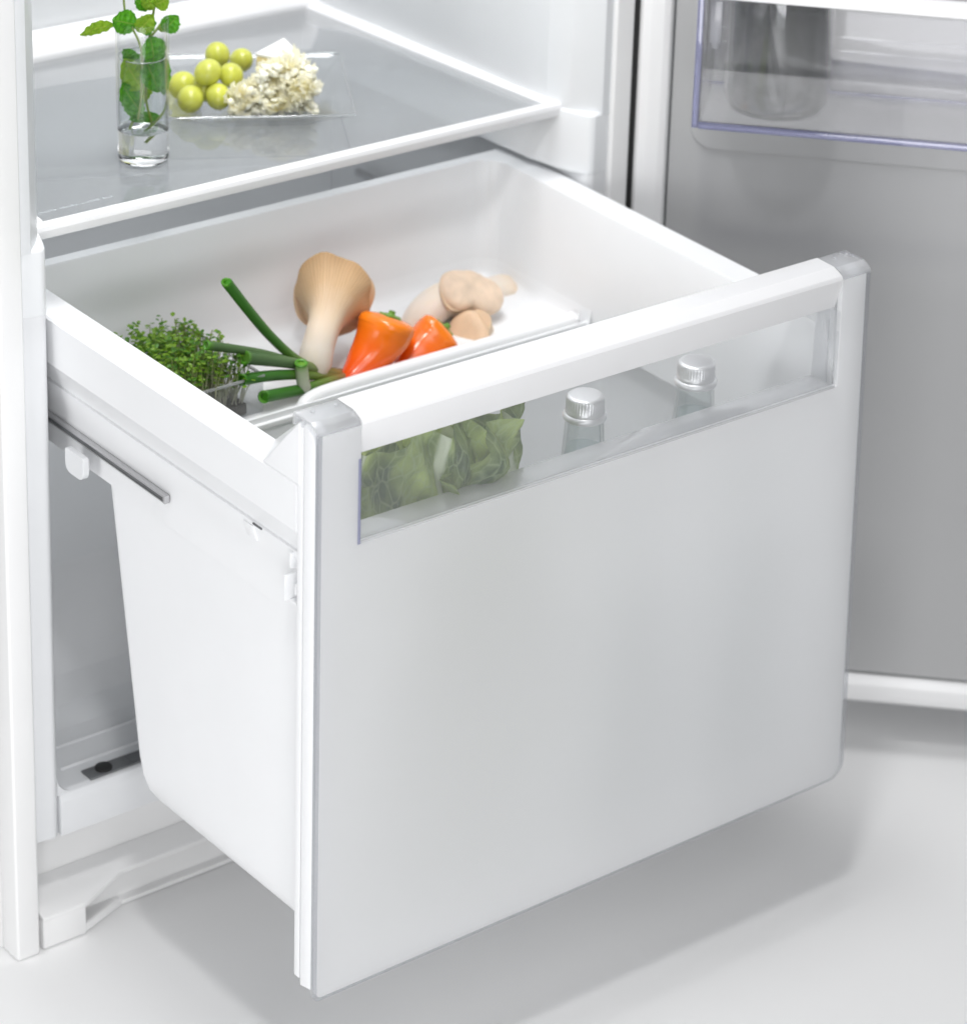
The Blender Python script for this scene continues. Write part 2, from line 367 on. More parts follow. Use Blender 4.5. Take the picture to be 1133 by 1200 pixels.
# rounded inner bottom corners of the liner mouth
for s in (0, 1):
    f = (lambda x: x) if not s else (lambda x: .5-x)
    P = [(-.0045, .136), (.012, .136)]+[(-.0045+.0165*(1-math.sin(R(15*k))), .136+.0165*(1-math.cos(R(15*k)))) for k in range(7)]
    b = MB(); b.prism([(f(x), z) for x, z in P], 'y', D+.0045, .44, 0); b.build('corner_fillet', LINERSHADE, FR)
# vent strip on the compartment floor
v0 = MB(); v0.box(.026, .30, .3505, .3655, .1385, .1405, .0006); vent = v0.build('vent_strip', DARK, FR)
v0 = MB(); v0.lathe([(.0, .1402), (.0068, .1402), (.0068, .1424), (.0052, .1428), (0, .1428)], (.042, .358, 0), 24); v0.build('screw_head', BLACK, vent)
for k in range(9):
    v0 = MB(); v0.box(.062+k*.024, .066+k*.024, .3525, .3635, .1403, .1413, .0003, 1); v0.build('vent_slat', DARK, vent)
# raised ribs on the compartment floor
for y, x1 in ((.408, .32), (.378, .09)):
    b = MB(); b.prism([(y-.0015, .1385), (y, .1403), (y+.0015, .1385)], 'x', .015, x1, 0); b.build('floor_rib', LINERSHADE, FR)
# base: recessed strip, sloping cover with a foot, cut back in the middle
b = MB(); b.box(-.0252, .5252, .385, .40, .020, .1, .001); b.build('base_strip', CABINET, FR)
pl = [(-.0215, .3465), (.0172, .3465), (.060, .3625), (.44, .3625), (.4828, .3465), (.5215, .3465)]
bm_ = bmesh.new()
zt = lambda y: .030+(y-.3465)*.36
A = [bm_.verts.new((x, y, zt(y))) for x, y in pl]; B_ = [bm_.verts.new((x, .3848, zt(.3848))) for x, y in pl]
A2 = [bm_.verts.new((x, y, zt(y)-.0045)) for x, y in pl]; B2 = [bm_.verts.new((x, .3848, zt(.3848)-.0045)) for x, y in pl]
n = len(pl)
for i in range(n-1):
    bm_.faces.new((A[i], A[i+1], B_[i+1], B_[i])); bm_.faces.new((A2[i], B2[i], B2[i+1], A2[i+1])); bm_.faces.new((A[i], A2[i], A2[i+1], A[i+1])); bm_.faces.new((B_[i], B_[i+1], B2[i+1], B2[i]))
bm_.faces.new((A[0], B_[0], B2[0], A2[0])); bm_.faces.new((A[-1], A2[-1], B2[-1], B_[-1]))
b = MB(); b._bev(bm_, .0012, 2); plinth = b.build('plinth', CABINET, FR)
for x0, x1 in ((-.0215, .0172), (.4828, .5215)):
    b = MB(); b.box(x0, x1, .3466, .384, .0008, .0265, .0012); b.build('foot', CABINET, plinth)
b = MB(); b.hexa([(.0165, .3478, .001), (.0605, .3640, .001), (.0605, .392, .001), (.0165, .392, .001), (.0165, .352, .005), (.0605, .368, .005), (.0605, .392, .005), (.0165, .392, .005)], .0008); b.box(.0605, .4395, .3640, .392, .001, .005, .0008); b.build('toe_lip', CABINET, plinth)
b = MB(); b.prism([(.372, .005), (.3835, .030), (.3845, .042), (.392, .042), (.392, .005)], 'x', .0172, .4828, .0005); b.build('toe_grille', CABINET, plinth)
# telescopic rails fixed to the liner, the near one in view
for s in (0, 1):
    f = (lambda x: x) if not s else (lambda x: .5-x)
    xs = sorted((f(.0070), f(.0118)))
    b = MB(); b.box(xs[0], xs[1], .208, .66, .4562, .4578, .0005); b.box(xs[0], xs[1], .208, .66, .4518, .4530, .0004); b.box(*sorted((f(.0098), f(.0118))), .209, .66, .4530, .4562, .0002); rail = b.build('slide_rail', STEEL, FR)
    b = MB(); b.box(*sorted((f(.0078), f(.0098))), .209, .66, .4532, .4560, .0001); b.build('rail_channel', DARK, rail)
    b = MB(); b.box(*sorted((f(.0068), f(.0115))), .2060, .2085, .4516, .4580, .0007); b.build('rail_stop', STEEL, rail)
    b = MB(); b.prism(rrect(.302, .328, .432, .4512, (.007, .007, .002, .002)), 'x', *sorted((f(-.0035), f(.0015))), .0022, 3); b.build('rail_bracket', LINERSHADE, FR)
# black strip standing for the dark of the gap between cabinet and door
b = MB(); b.prism([(.5462, .346), (.5462, .36), (.575, .36), (.56, .340)], 'z', .05, H, .001); b.build('hinge_gap_shade', BLACK, FR)

# door, opened past square: built in its own frame (s along the door, depth away from the viewer, z)
TH = R(46)
DM = Matrix.Translation((.567, .320, 0)) @ Matrix.Rotation(-TH, 4, 'Z')
b = MB(); b.box(-.0285, .52, .012, .05, .056, H, .003, 3); door = b.build('door', CABINET, FR, DM)
b = MB(); b.box(.0012, .4888, .004, .0122, .0866, H-.03, .001); b.build('door_liner', DOORGREY, door, DM)
P = [(-.0285, .0118), (-.0285, .004), (-.0255, .0005), (-.018, -.0015), (-.008, -.0015), (-.0025, .0), (-.0005, .003), (-.0005, .0118)]
b = MB(); b.prism(P, 'z', .0565, H, .0006); b.build('door_edge', DOORTRIM, door, DM)
P = [(.0118, .0570), (.004, .0570), (.0, .060), (-.0015, .067), (-.0015, .076), (.0005, .0825), (.003, .0845), (.0118, .0845)]
b = MB(); b.prism(P, 'x', .0, .52, .0006); b.build('door_edge', DOORTRIM, door, DM)
b = MB(); b.box(-.0005, .0012, .0065, .0122, .0845, H-.03, 0); b.box(-.0005, .49, .0065, .0122, .0845, .0866, 0); b.build('door_gasket', DARK, door, DM)
# raised rim moulded round the bin seat
P = rrect(.018, .482, .575, .95, (.022, .022, .022, .022))
b = MB(); b.prism(P, 'y', .0012, .0045, .0012, 3); b.build('bin_seat', DOORGREY, door, DM)

# ------------------------------------------------------------------ shelf
SZ = .6101
SH = thing('glass_shelf', 'clear glass shelf with white front strip above the pulled out compartment', 'shelf', (.25, .376, SZ))
sx = lambda y: .0035+(y-.376)*.0815          # the sides follow the liner's draft
def trap(y0, y1, in0, in1, z0, z1, bev):
    m_ = MB()
    def a(y, i): return sx(y)+i
    return m_.hexa([(a(y0, in0), y0, z0), (.5-a(y0, in0), y0, z0), (.5-a(y1, in1), y1, z0), (a(y1, in1), y1, z0), (a(y0, in0), y0, z1), (.5-a(y0, in0), y0, z1), (.5-a(y1, in1), y1, z1), (a(y1, in1), y1, z1)], bev)
trap(.3835, .694, .004, .004, SZ-.0052, SZ-.0012, .0004).build('glass_pane', PANE, SH)
P = [(.3755, SZ-.0105), (.3745, SZ-.004), (.3755, SZ-.0006), (.3775, SZ+.0004), (.3835, SZ+.0002), (.3855, SZ-.0012), (.3855, SZ-.0105)]
b = MB(); b.prism(P, 'x', sx(.38), .5-sx(.38), .0005); b.build('front_strip', GLOSSW, SH)
b = MB(); b.prism([(.690, SZ-.008), (.690, SZ+.003), (.698, SZ+.016), (.7105, SZ+.020), (.7105, SZ-.008)], 'x', sx(.70), .5-sx(.70), .0015); b.build('back_strip', GLOSSW, SH)
for s in (0, 1):
    g = (lambda x: x) if not s else (lambda x: .5-x)
    y0, y1 = .386, .690
    P = [(g(sx(y0)), y0, SZ-.009), (g(sx(y0)+.013), y0, SZ-.009), (g(sx(y1)+.018), y1, SZ-.009), (g(sx(y1)), y1, SZ-.009), (g(sx(y0)), y0, SZ+.0025), (g(sx(y0)+.011), y0, SZ-.0002), (g(sx(y1)+.016), y1, SZ-.0002), (g(sx(y1)), y1, SZ+.0025)]
    b = MB(); b.hexa(P, .0006); b.build('side_strip', GLOSSW, SH)
# faint safety-glass print near the front left corner of the pane
b = MB(); x = .020
random.seed(3)
for k in range(22):
    wd = random.choice((.0012, .0018, .0022)); b.box(x, x+wd, .4000, .4000+random.choice((.002, .003)), SZ-.0012, SZ-.0011, 0); x += wd+.0008+(.0025 if k % 6 == 5 else 0)
b.build('glass_print', plain('grey_print', (.42, .44, .46), .6), SH)

# ------------------------------------------------------------------ drawer
DR = thing('vegetable_drawer', 'deep white fridge drawer with frosted front pulled fully out', 'drawer', (.25, 0, .141))
def flare(c):
    t = min(1, max(0, (.592-c.z)/.451)); c.x += .013*t*max(0, c.x)/.5; return c
prof = [(0, .452, .012, .5445), (0, .452, .012, .509), (.0008, .4515, .012, .508), (.0085, .449, .012, .4885), (.0068, .4495, .012, .4878), (.0068, .4495, .012, .4860), (.0118, .4485, .012, .4690), (.0125, .448, .012, .431),
        (.029, .436, .019, .431), (.0285, .437, .019, .437), (.0265, .4395, .021, .5435), (.0258, .4402, .021, .5458), (.0015, .4508, .012, .546)]
b = MB(); b.usweep(prof, .0275); b.build('upper_rim', WHITE, DR, sharp=25)
# sloping gusset joining each side wall to the front
for s in (0, 1):
    f = (lambda x: x) if not s else (lambda x: .5-x)
    a, c = .0002, .0258
    P = [(f(a), .0240, .5455), (f(c), .0275, .5455), (f(c), .0925, .5455), (f(a), .0690, .5455), (f(a), .0240, .5925), (f(c), .0275, .5925), (f(c), .0305, .5920), (f(a), .0265, .5920)]
    b = MB(); b.hexa(P, .0016, 3); b.build('side_gusset', WHITE, DR)
# deep body, open at the front behind the frosted panel
O = [(.0128, .3000, .010, .446), (.0200, .2735, .010, .205), (.0210, .2700, .010, .190), (.0230, .2655, .010, .179), (.0270, .2600, .010, .172), (.034, .252, .009, .168)]
I = [(x+.003, y-.003, r, z+(.003 if z < .2 else 0)) for x, y, r, z in O][::-1]
b = MB(); b.usweep(O, .0275, closed=False, bottom=True); b.usweep(I[::-1], .0275, closed=False, bottom=True); b.usweep([O[0], I[-1]], .0275, closed=False); b.build('drawer_body', WHITE, DR, sharp=40)
b = MB(); b.usweep([(.0276, .4380, .019, .460), (.0290, .4362, .019, .451), (.0300, .4352, .019, .446), (.0318, .4334, .019, .4422), (.0352, .4300, .018, .4388), (.0405, .4247, .015, .4372)], .2945, closed=False, bottom=True); b.build('rear_floor', WHITE, DR, sharp=60)
# rounded retaining bar along the step
pts = bez([(.186, .2965, .420), (.189, .3005, .435), (.200, .3045, .4445), (.24, .306, .4465), (.35, .306, .4465), (.452, .306, .4465), (.4605, .306, .4505)], 40)
b = MB(); b.sweep(pts, [.0066]*36+[.0066, .0068, .0069, .0062, .0035], 16); b.build('retaining_bar', GLOSSW, DR, sharp=60)
b = MB(); b.box(.0285, .188, .2935, .2985, .4365, .4415, .0015, 3); b.build('step_edge', GLOSSW, DR)
# front assembly: flange, white frame, frosted plate, clear caps, window, handle
for s in (0, 1):
    f = (lambda x: x) if not s else (lambda x: .5-x)
    b = MB(); b.box(*sorted((f(0.0006), f(.014))), .0205, .0272, .150, .590, .001); b.build('side_flange', WHITE, DR, warp=flare)
    b = MB(); b.prism([(.0052, .149), (.0052, .5815), (.0085, .5885), (.0185, .594), (.0185, .146)], 'x', *sorted((f(.0), f(.012))), .0008, 2); b.build('white_frame', WHITE, DR, warp=flare)
b = MB(); b.box(.0122, .4878, .0055, .0185, .1425, .1475, .0008); b.build('white_frame', WHITE, DR, warp=flare)
WX0, WX1, WZ = .0335, .4725, .5025
poly = rrect(.0022, .4972, .1432, .5915, (.004, .012, 0, 0))
poly = [p for p in poly if p[1] < .5]+[(.4972, .5915), (WX1, .5915), (WX1, WZ), (WX0, WZ), (WX0, .5915), (.0022, .5915)]
b = MB(); b.prism(poly, 'y', 0, .0048, .0013, 3); b.build('frosted_panel', FROST, DR, warp=flare)
# glossy edge line of the clear outer skin along the bottom and right
# clear outer skin showing as a band round the frosted field
outer = rrect(0, .5018, .1405, .5915, (.0045, .0155, 0, 0)); inner = rrect(.0024, .4970, .1434, .5915, (.0038, .0118, 0, 0))
def skin(i0, i1, name):
    bb = bmesh.new(); F = [[bb.verts.new((x, y, z)) for x, z in P_[i0:i1]] for P_, y in ((outer, .0003), (inner, .0003), (inner, .0050), (outer, .0050))]
    for k in range(i1-i0-1):
        for A_, B2_ in ((0, 1), (1, 2), (2, 3), (3, 0)): bb.faces.new((F[A_][k], F[A_][k+1], F[B2_][k+1], F[B2_][k]))
    bb.faces.new([q[0] for q in F]); bb.faces.new([q[-1] for q in F][::-1])
    m_ = MB(); m_._bev(bb, .0006, 2); m_.build(name, EDGE, DR, warp=flare)
outer = [(0, .5915)]+outer[:-2]+[(.5018, .5915)]; inner = [(.0024, .5915)]+inner[:-2]+[(.4970, .5915)]
skin(0, len(outer), 'clear_edge')
capP = [(.0002, .5915), (.0010, .5940), (.0040, .5968), (.0095, .5988), (.0300, .5990), (.0312, .5980), (.0312, .5900), (.0292, .5900), (.0292, .5965), (.0100, .5965), (.0055, .5948), (.0030, .5925), (.0030, .5915)]
for x0, x1 in ((-.0010, WX0), (WX1+.0012, .5022)):
    b = MB(); b.prism(capP, 'x', x0, x1, .0004, 2); cap = b.build('end_cap', CAPCLEAR, DR)
    for xx in (x0+.010, x1-.006):
        b = MB(); b.lathe([(0, 0), (.0016, 0), (.0014, .0012), (0, .0016)], (xx, .022, .5990), 12); b.build('moulding_stud', CAPCLEAR, cap)
# finger recess: clear pane leaning inwards, its side cheeks, and the ledge below
b = MB(); b.hexa([(WX0+.001, .0012, WZ+.0005), (WX1-.001, .0012, WZ+.0005), (WX1-.001, .0034, WZ+.0005), (WX0+.001, .0034, WZ+.0005), (WX0+.001, .0205, .5665), (WX1-.001, .0205, .5665), (WX1-.001, .0227, .5665), (WX0+.001, .0227, .5665)], .0003, 1)
win = b.build('clear_window', CLEAR, DR)
b = MB(); b.prism([(.0004, WZ), (.0004, .5655), (.0222, .5655)], 'x', WX1, WX1+.0012, .0003, 1); b.build('window_cheek', CLEAR, win)
b = MB(); b.prism([(.0004, WZ), (.0004, .5655), (.0222, .5655)], 'x', WX0-.0014, WX0, .0003, 1); b.build('window_cheek', CLEAR, win)
b = MB(); b.box(WX0-.0022, WX0+.0004, -.0004, .0046, WZ-.001, .5668, .0008); b.build('tinted_edge', VIOLET, win)
b = MB(); b.box(WX0, WX1, .0050, .0285, WZ-.0035, WZ-.0005, .0008); b.build('window_ledge', LEDGE, win)
b = MB(); b.box(WX0, WX1, -.0003, .0014, WZ-.0006, WZ+.0008, .0005); b.build('lip_highlight', thin_clear('lip_highlight_plastic', (.95, .95, .96), refl=4, rough=.08, haze=.7, hazec=(.95, .95, .96)), win)  # pale strip added as the highlight along the window's lower edge
hp = [(.0070, .5668), (-.0008, .5922), (.0012, .5950), (.0110, .5992), (.0300, .5996), (.0312, .5985), (.0312, .5668), (.0285, .5668), (.0285, .5940), (.0110, .5940), (.0040, .5905), (.0105, .5668)]
b = MB(); b.prism(hp, 'x', WX0+.0006, WX1+.0004, .0007, 2); b.build('handle', HANDLEW, DR)
# small clips and slots moulded in the side near the front
b = MB(); b.box(-.0004, .0105, .0395, .0415, .4500, .4700, .0004); b.box(.003, .0105, .0310, .0330, .4570, .4655, .0004); b.box(.003, .0105, .0310, .039, .4490, .4510, .0004); b.box(.004, .0115, .0395, .0415, .474, .4860, .0004); b.box(.006, .0125, .046, .050, .4600, .4625, .0004); b.build('side_clip', WHITE, DR)
b = MB(); b.box(.0060, .0072, .079, .090, .4862, .4876, .0001); b.build('side_slot', DARK, DR)
b = MB(); b.hexa([(.0095, .090, .4720), (.0095, .102, .4720), (.0125, .102, .4720), (.0125, .090, .4720), (.0060, .090, .4845), (.0060, .102, .4845), (.0090, .102, .4845), (.0090, .090, .4845)], .0004); b.build('side_stop', WHITE, DR)

# ------------------------------------------------------------------ bottles behind the window
BGLASS = thin_clear('bottle_thin_glass', (.955, .97, .97), refl=2.2, rough=.03, haze=.07, hazec=(.85, .9, .9))
BWATER = thin_clear('bottle_water', (.91, .95, .955), refl=1.2, rough=.02, ior=1.33, haze=.14, hazec=(.9, .96, .97))
def small_bottle(x, y, z0, label):
    t = thing('bottle', label, 'bottle', (x, y, z0), 'capped glass bottles in the drawer')
    o = [(0, .003), (.018, .001), (.034, .0), (.037, .004), (.0375, .012), (.0375, .19), (.035, .215), (.027, .245), (.0178, .272), (.0162, .29), (.0136, .330), (.0134, .335), (.0112, .336)]
    i = [(.0110, .334), (.0112, .326), (.0140, .289), (.0158, .271), (.0250, .243), (.0330, .213), (.0350, .19), (.0350, .016), (.031, .0095), (0, .0095)]
    b = MB(); b.lathe(o+i, (x, y, z0), 40); b.build('glass_body', BGLASS, t, sharp=50)
    b = MB(); b.lathe([(0, .0097), (.0305, .0097), (.0351, .0165), (.0351, .19), (.0331, .2132), (.0251, .2432), (.0159, .2712), (.0141, .2890), (.0136, .2935), (0, .2930)], (x, y, z0), 40); b.build('water', BWATER, t, sharp=40)
    # screw cap: knurled crown above two rolled rings
    kn = lambda a, k: 1+(.025*math.sin(a*44) if 8 <= k <= 9 else 0)
    p = [(.0130, .3175), (.0160, .3175), (.01665, .3190), (.0166, .3205), (.0158, .3218), (.0146, .3226), (.0150, .3240), (.0146, .3254), (.0142, .3262), (.0142, .3330), (.0140, .3352), (.0128, .3364), (.0110, .3368), (0, .3369)]
    b = MB(); b.lathe(p, (x, y, z0), 132, ripple=kn); b.build('screw_cap', ALU, t, sharp=40)
    return t
P1 = ray(686, 463, 2, .520); P2 = ray(816, 425, 2, .520)
small_bottle(P1.x, P1.y, .172+.012, 'capped glass water bottle beside the crinkled cabbage')
small_bottle(P2.x, P2.y, .172+.013, 'capped glass water bottle farther from the cabbage, nearer the clear end of the handle')

# ------------------------------------------------------------------ cabbage
CABDARK = leafmat('cabbage_outer_leaf', (.70, .76, .60), (.085, .14, .06), (.55, .68, .22), (.42, .52, .30), cells=26, transl=.3, bump=.9, midw=.04)
CABLIGHT = leafmat('cabbage_inner_leaf', (.70, .76, .50), (.45, .58, .10), (.62, .72, .22), (.55, .66, .30), cells=22, transl=.35, bump=.9, midw=.05)
CB = thing('cabbage', 'crinkled green savoy cabbage behind the left of the clear window', 'cabbage', (.138, .100, .172))
def cab_leaf(ang, rad, h, wid, lean, seed, m, curl=.03, z0=.176):
    rnd = random.Random(seed); ph = [rnd.uniform(0, 6.28) for _ in range(8)]; fr = [rnd.uniform(.8, 1.3) for _ in range(8)]
    c, s_ = math.cos(ang), math.sin(ang)
    def fn(u, v):
        a = (u-.5)*2
        ww = wid*(.30+.70*math.sin(math.pi*min(1, v*.62+.07)))
        arc = a*ww*.5
        bend = (abs(a)**1.6)*ww*.30
        r = rad*(.45+.55*math.sin(v*1.7)) - bend + lean*v*v
        rough = .0095*math.sin(a*9*fr[0]+ph[0]+v*9)*math.sin(v*31*fr[1]+ph[1]+a*2) + .0042*math.sin(a*19*fr[2]+ph[2])*math.sin(v*40*fr[3]+ph[3]) + .0018*math.sin(a*37+ph[6])*math.sin(v*71+ph[7])
        edge = (abs(a)**4+max(0, v-.8)*3)*.010*math.sin(a*13*fr[4]+v*26*fr[5]+ph[4])
        r += (rough+edge)*(0.3+.7*v) - curl*max(0, v-.75)**2*6
        z = z0 + h*v*(1-.10*a*a*v) + .006*math.sin(a*8+ph[5])*v
        x = r*c - arc*s_; y = r*s_ + arc*c
        return Vector((CB.location.x+x, CB.location.y+y, z))
    b = MB(); b.grid(fn, 36, 64); return b.build('outer_leaf' if m is CABDARK else 'inner_leaf', m, CB, sharp=70)
for k in range(7):
    a = -100+k*51.4
    cab_leaf(R(a), .054+.005*(k % 2)-.012*max(0, math.cos(R(a))), .335-.040*math.sin(R(a))+.006*math.sin(k*2.1), .130, .030+.022*math.cos(R(a)), 20+k, CABDARK)
for k in range(6):
    a = -70+k*60
    cab_leaf(R(a), .042, .345-.026*math.sin(R(a))+.005*math.sin(k*1.7), .10, .002, 60+k, CABLIGHT)
for k in range(3):
    cab_leaf(R(-90+k*120), .022, .335, .07, .0, 90+k, CABLIGHT)
b = MB(); b.lathe([(0, .0), (.02, .0), (.024, .006), (.02, .03), (.008, .08), (0, .1)], (CB.location.x, CB.location.y, .1725), 20); b.build('stalk', plain('cabbage_stalk', (.62, .66, .45), .5), CB)

# ------------------------------------------------------------------ mushrooms
MUSH = ramp_uv('mushroom_flesh', [(0, (.66, .56, .46)), (.25, (.80, .71, .62)), (.5, (.76, .60, .44)), (.74, (.62, .42, .24)), (1, (.55, .34, .17))], rough=.62, noise=.05, nscale=5, stretch=(6, 1), sss=.25, sssr=(1, .6, .35), sssc=.006, bump=.12, lines=.5, linec=(.44, .27, .14), lineN=66, linerange=(.42, .66))
CAPTOP = plain('mushroom_cap', (.68, .49, .33), .6, var=.13, scale=45, sss=.25, sssr=(1, .6, .35), sssc=.006, bump=.15, bscale=130)
CAPPALE = plain('pale_mushroom_cap', (.76, .60, .46), .6, var=.16, scale=55, sss=.3, sssr=(1, .6, .35), sssc=.006, bump=.15, bscale=130)
MUSHP = ramp_uv('pale_mushroom_flesh', [(0, (.66, .57, .48)), (.3, (.80, .72, .64)), (.6, (.80, .69, .57)), (1, (.70, .52, .36))], rough=.62, noise=.05, nscale=5, stretch=(6, 1), sss=.3, sssr=(1, .6, .35), sssc=.006, bump=.3, lines=.35, linec=(.50, .36, .24), lineN=46, linerange=(.60, .8))
def mushroom(label, pts, rad, capn, capr, capm, stemm, thick=.006, seed=1, ell=.03, dome=.35, capk=1.0):
    """stem flaring into the gilled underside of the cap, cap dome on top"""
    t = thing('mushroom', label, 'mushroom', pts[0], 'king oyster mushrooms on the drawer floor')
    rnd = random.Random(seed); ph = [rnd.uniform(0, 6.28) for _ in range(5)]
    wob = lambda a, v: 1+ell*v**3*math.cos(2*a+ph[4])+.05*v*math.sin(3*a+ph[0])+.035*v*math.sin(5*a+ph[1])+.03*math.sin(2*a+ph[2]) + (.02*math.sin(9*a+ph[3]) if v > .85 else 0)
    P = bez(pts, 26); rads = [lerp(rad, k/26) for k in range(27)]
    # aim the last rings along the cap's axis so that the gills meet the rim squarely
    b = MB(); b.sweep(P, rads, 48, shape=wob); b.build('stem', stemm, t, sharp=80)
    ax = (P[-1]-P[-3]).normalized()
    R0 = rads[-1]*capk; prof_ = []
    for k in range(9):
        a = math.pi/2*k/8; prof_.append((R0*1.015*math.cos(a)**.55 if k < 8 else 0, thick*.2+R0*dome*math.sin(a)))
    prof_ = [(R0*.93, -thick*.35), (R0*1.005, -thick*.25), (R0*1.03, thick*.05)]+prof_
    wob2 = lambda a, k: 1+ell*math.cos(2*a+ph[2])+.05*math.sin(3*a+ph[0]+1)+.035*math.sin(5*a+ph[1])+.006*math.sin(7*a+ph[3])
    b = MB(); b.lathe(prof_, P[-1], 48, axis=ax, ripple=wob2); b.build('cap', capm, t, sharp=60)
    return t
def wpt(x, y, ydepth): return ray(x, y, 1, ydepth)
# large one standing with its gills to the viewer
mushroom('large tan king oyster mushroom standing upright behind the orange peppers and scallions',
         [wpt(367, 440, .336), wpt(371, 415, .338), wpt(377, 392, .343), wpt(384, 370, .353), wpt(388, 354, .367), wpt(391, 345, .380)],
         [(0, .0120), (.12, .0138), (.3, .0130), (.48, .0132), (.6, .0155), (.72, .0208), (.84, .0268), (.94, .0312), (1, .0330)], (.33, .72, .60), .031, CAPTOP, MUSH, thick=.002, seed=4, dome=.08, ell=.07, capk=.93)
# leaning one behind the right pepper, its cap bent down to the right
mushroom('pale king oyster mushroom with bent thick stem behind the right pepper',
         [wpt(478, 402, .385), wpt(495, 372, .385), wpt(518, 353, .383), wpt(540, 350, .378), wpt(551, 343, .368)],
         [(0, .0125), (.25, .0155), (.5, .0165), (.75, .0165), (.9, .0205), (1, .0232)], (.35, -.72, .55), .023, CAPPALE, MUSHP, seed=9, dome=.34, ell=.27)
mushroom('small tan king oyster mushroom pointing at the drawer right wall',
         [wpt(560, 348, .405), wpt(575, 340, .405), wpt(590, 338, .405), wpt(605, 345, .402)],
         [(0, .0095), (.4, .0115), (.75, .0130), (1, .0125)], (.75, -.35, .15), .012, CAPPALE, MUSHP, seed=14, dome=.8, ell=.25)
mushroom('small king oyster mushroom with orange edged cap low beside the right pepper',
         [wpt(580, 405, .362), wpt(570, 400, .356), wpt(560, 397, .350), wpt(552, 394, .344)],
         [(0, .0110), (.4, .0125), (.8, .0165), (1, .0185)], (-.25, -.6, .75), .018, CAPTOP, MUSHP, seed=21, dome=.28, ell=.22)
mushroom('whitish stubby king oyster mushroom lying just behind the retaining bar near the right wall',
         [wpt(622, 397, .352), wpt(610, 396, .350), wpt(597, 398, .347), wpt(585, 401, .344)],
         [(0, .0100), (.3, .0130), (.7, .0125), (1, .0120)], (-.8, -.1, .2), .012, CAPPALE, MUSHP, seed=27, dome=.5, ell=.12)

# ------------------------------------------------------------------ peppers
PEP = ramp_uv('orange_pepper_skin', [(0, (.76, .055, .004)), (.3, (.84, .115, .004)), (.7, (.90, .185, .004)), (1, (.90, .23, .006))], rough=.22, noise=.10, nscale=4, stretch=(3, 2), sss=.12, sssr=(1, .35, .05), sssc=.005, coat=.35, bump=.06)
CALYX = plain('pepper_stalk', (.13, .26, .03), .5, var=.3, scale=120)
def pepper(label, pts, rad, seed, stemdir):
    t = thing('pepper', label, 'pepper', pts[0], 'orange mini peppers')
    ph = random.Random(seed).uniform(0, 6.28)
    shape = lambda a, v: 1+(.06*math.cos(3*a+ph)+.025*math.cos(5*a+2*ph))*(.2+.8*v)+.022*math.sin(2*a+9*v+ph)*math.sin(math.pi*v)+.012*math.sin(4*a-14*v)*math.sin(math.pi*v)
    P = bez(pts, 30); b = MB(); b.sweep(P, [lerp(rad, k/30) for k in range(31)], 40, shape=shape); b.build('flesh', PEP, t, sharp=80)
    e = P[-1]; ax = (P[-1]-P[-3]).normalized()
    b = MB(); b.lathe([(0, -.004), (.0062, -.0030), (.0088, -.0005), (.0080, .0012), (.0050, .0014), (.0030, .0020), (.0026, .0036), (.0028, .0046), (.0022, .0049), (0, .0048)], e, 24, axis=ax, ripple=lambda a, k: 1+(.22*math.cos(5*a) if k in (1, 2, 3) else 0)); b.build('calyx', CALYX, t, sharp=60)
    return t
prad = [(0, .0012), (.03, .004), (.12, .0085), (.3, .0140), (.5, .0188), (.7, .0220), (.85, .0228), (.94, .0218), (.985, .0175), (1, .0100)]
pepper('larger orange pepper, the left one, with its tip towards the scallions', [wpt(398, 455, .322), wpt(420, 434, .327), wpt(438, 412, .332), wpt(451, 390, .335), wpt(458, 371, .336)], prad, 2, None)
prad2 = [(a, r*.90) for a, r in prad]
pepper('smaller orange pepper leaning right with green stalk towards the mushrooms', [wpt(455, 447, .330), wpt(473, 433, .334), wpt(490, 415, .338), wpt(506, 399, .341), wpt(521, 385, .340)], prad2, 5, None)

# ------------------------------------------------------------------ scallions
SCAL = ramp_uv('scallion_leaf', [(0, (.05, .22, .012)), (.02, (.035, .16, .012)), (.45, (.05, .17, .02)), (.72, (.16, .22, .04)), (.9, (.25, .17, .05)), (1, (.30, .16, .07))], rough=.36, noise=.03, nscale=6, stretch=(8, 1), transl=.12, coat=.1)
SCALM = ramp_uv('scallion_dull_leaf', [(0, (.10, .25, .03)), (.04, (.075, .15, .05)), (.5, (.11, .19, .075)), (.72, (.20, .23, .06)), (.9, (.27, .20, .06)), (1, (.30, .16, .07))], rough=.42, noise=.03, nscale=6, stretch=(8, 1), transl=.12)
CUT = plain('scallion_cut_end', (.075, .26, .015), .4, var=.1, scale=300)
def scallion(label, pts, r0, r1, m, tipdir=None):
    t = thing('scallion', label, 'scallion', pts[0], 'cut green scallions')
    P = bez(pts, 24); b = MB(); b.sweep(P, [r0+(r1-r0)*(k/24) for k in range(25)], 18); b.build('leaf_tube', m, t, sharp=50)
    ax = (P[0]-P[1]).normalized()
    if tipdir: ax = (ax+Vector(tipdir)).normalized()
    b = MB(); b.lathe([(r0*.55, -.003), (r0*1.03, -.0004), (r0*1.06, .0006), (r0*.9, .0012), (r0*.62, .0006), (r0*.55, -.003)], P[0], 20, axis=ax); b.build('cut_end', CUT, t, sharp=60)
    return t
RT = [wpt(404, 438, .330), wpt(420, 436, .326)]
scallion('long bright green scallion standing up at a slant above the others', [wpt(266, 331, .345), wpt(290, 362, .342), wpt(317, 394, .338), wpt(347, 421, .334), wpt(375, 433, .332), wpt(402, 437, .334)], .0043, .0034, SCAL, (.3, -.6, .5))
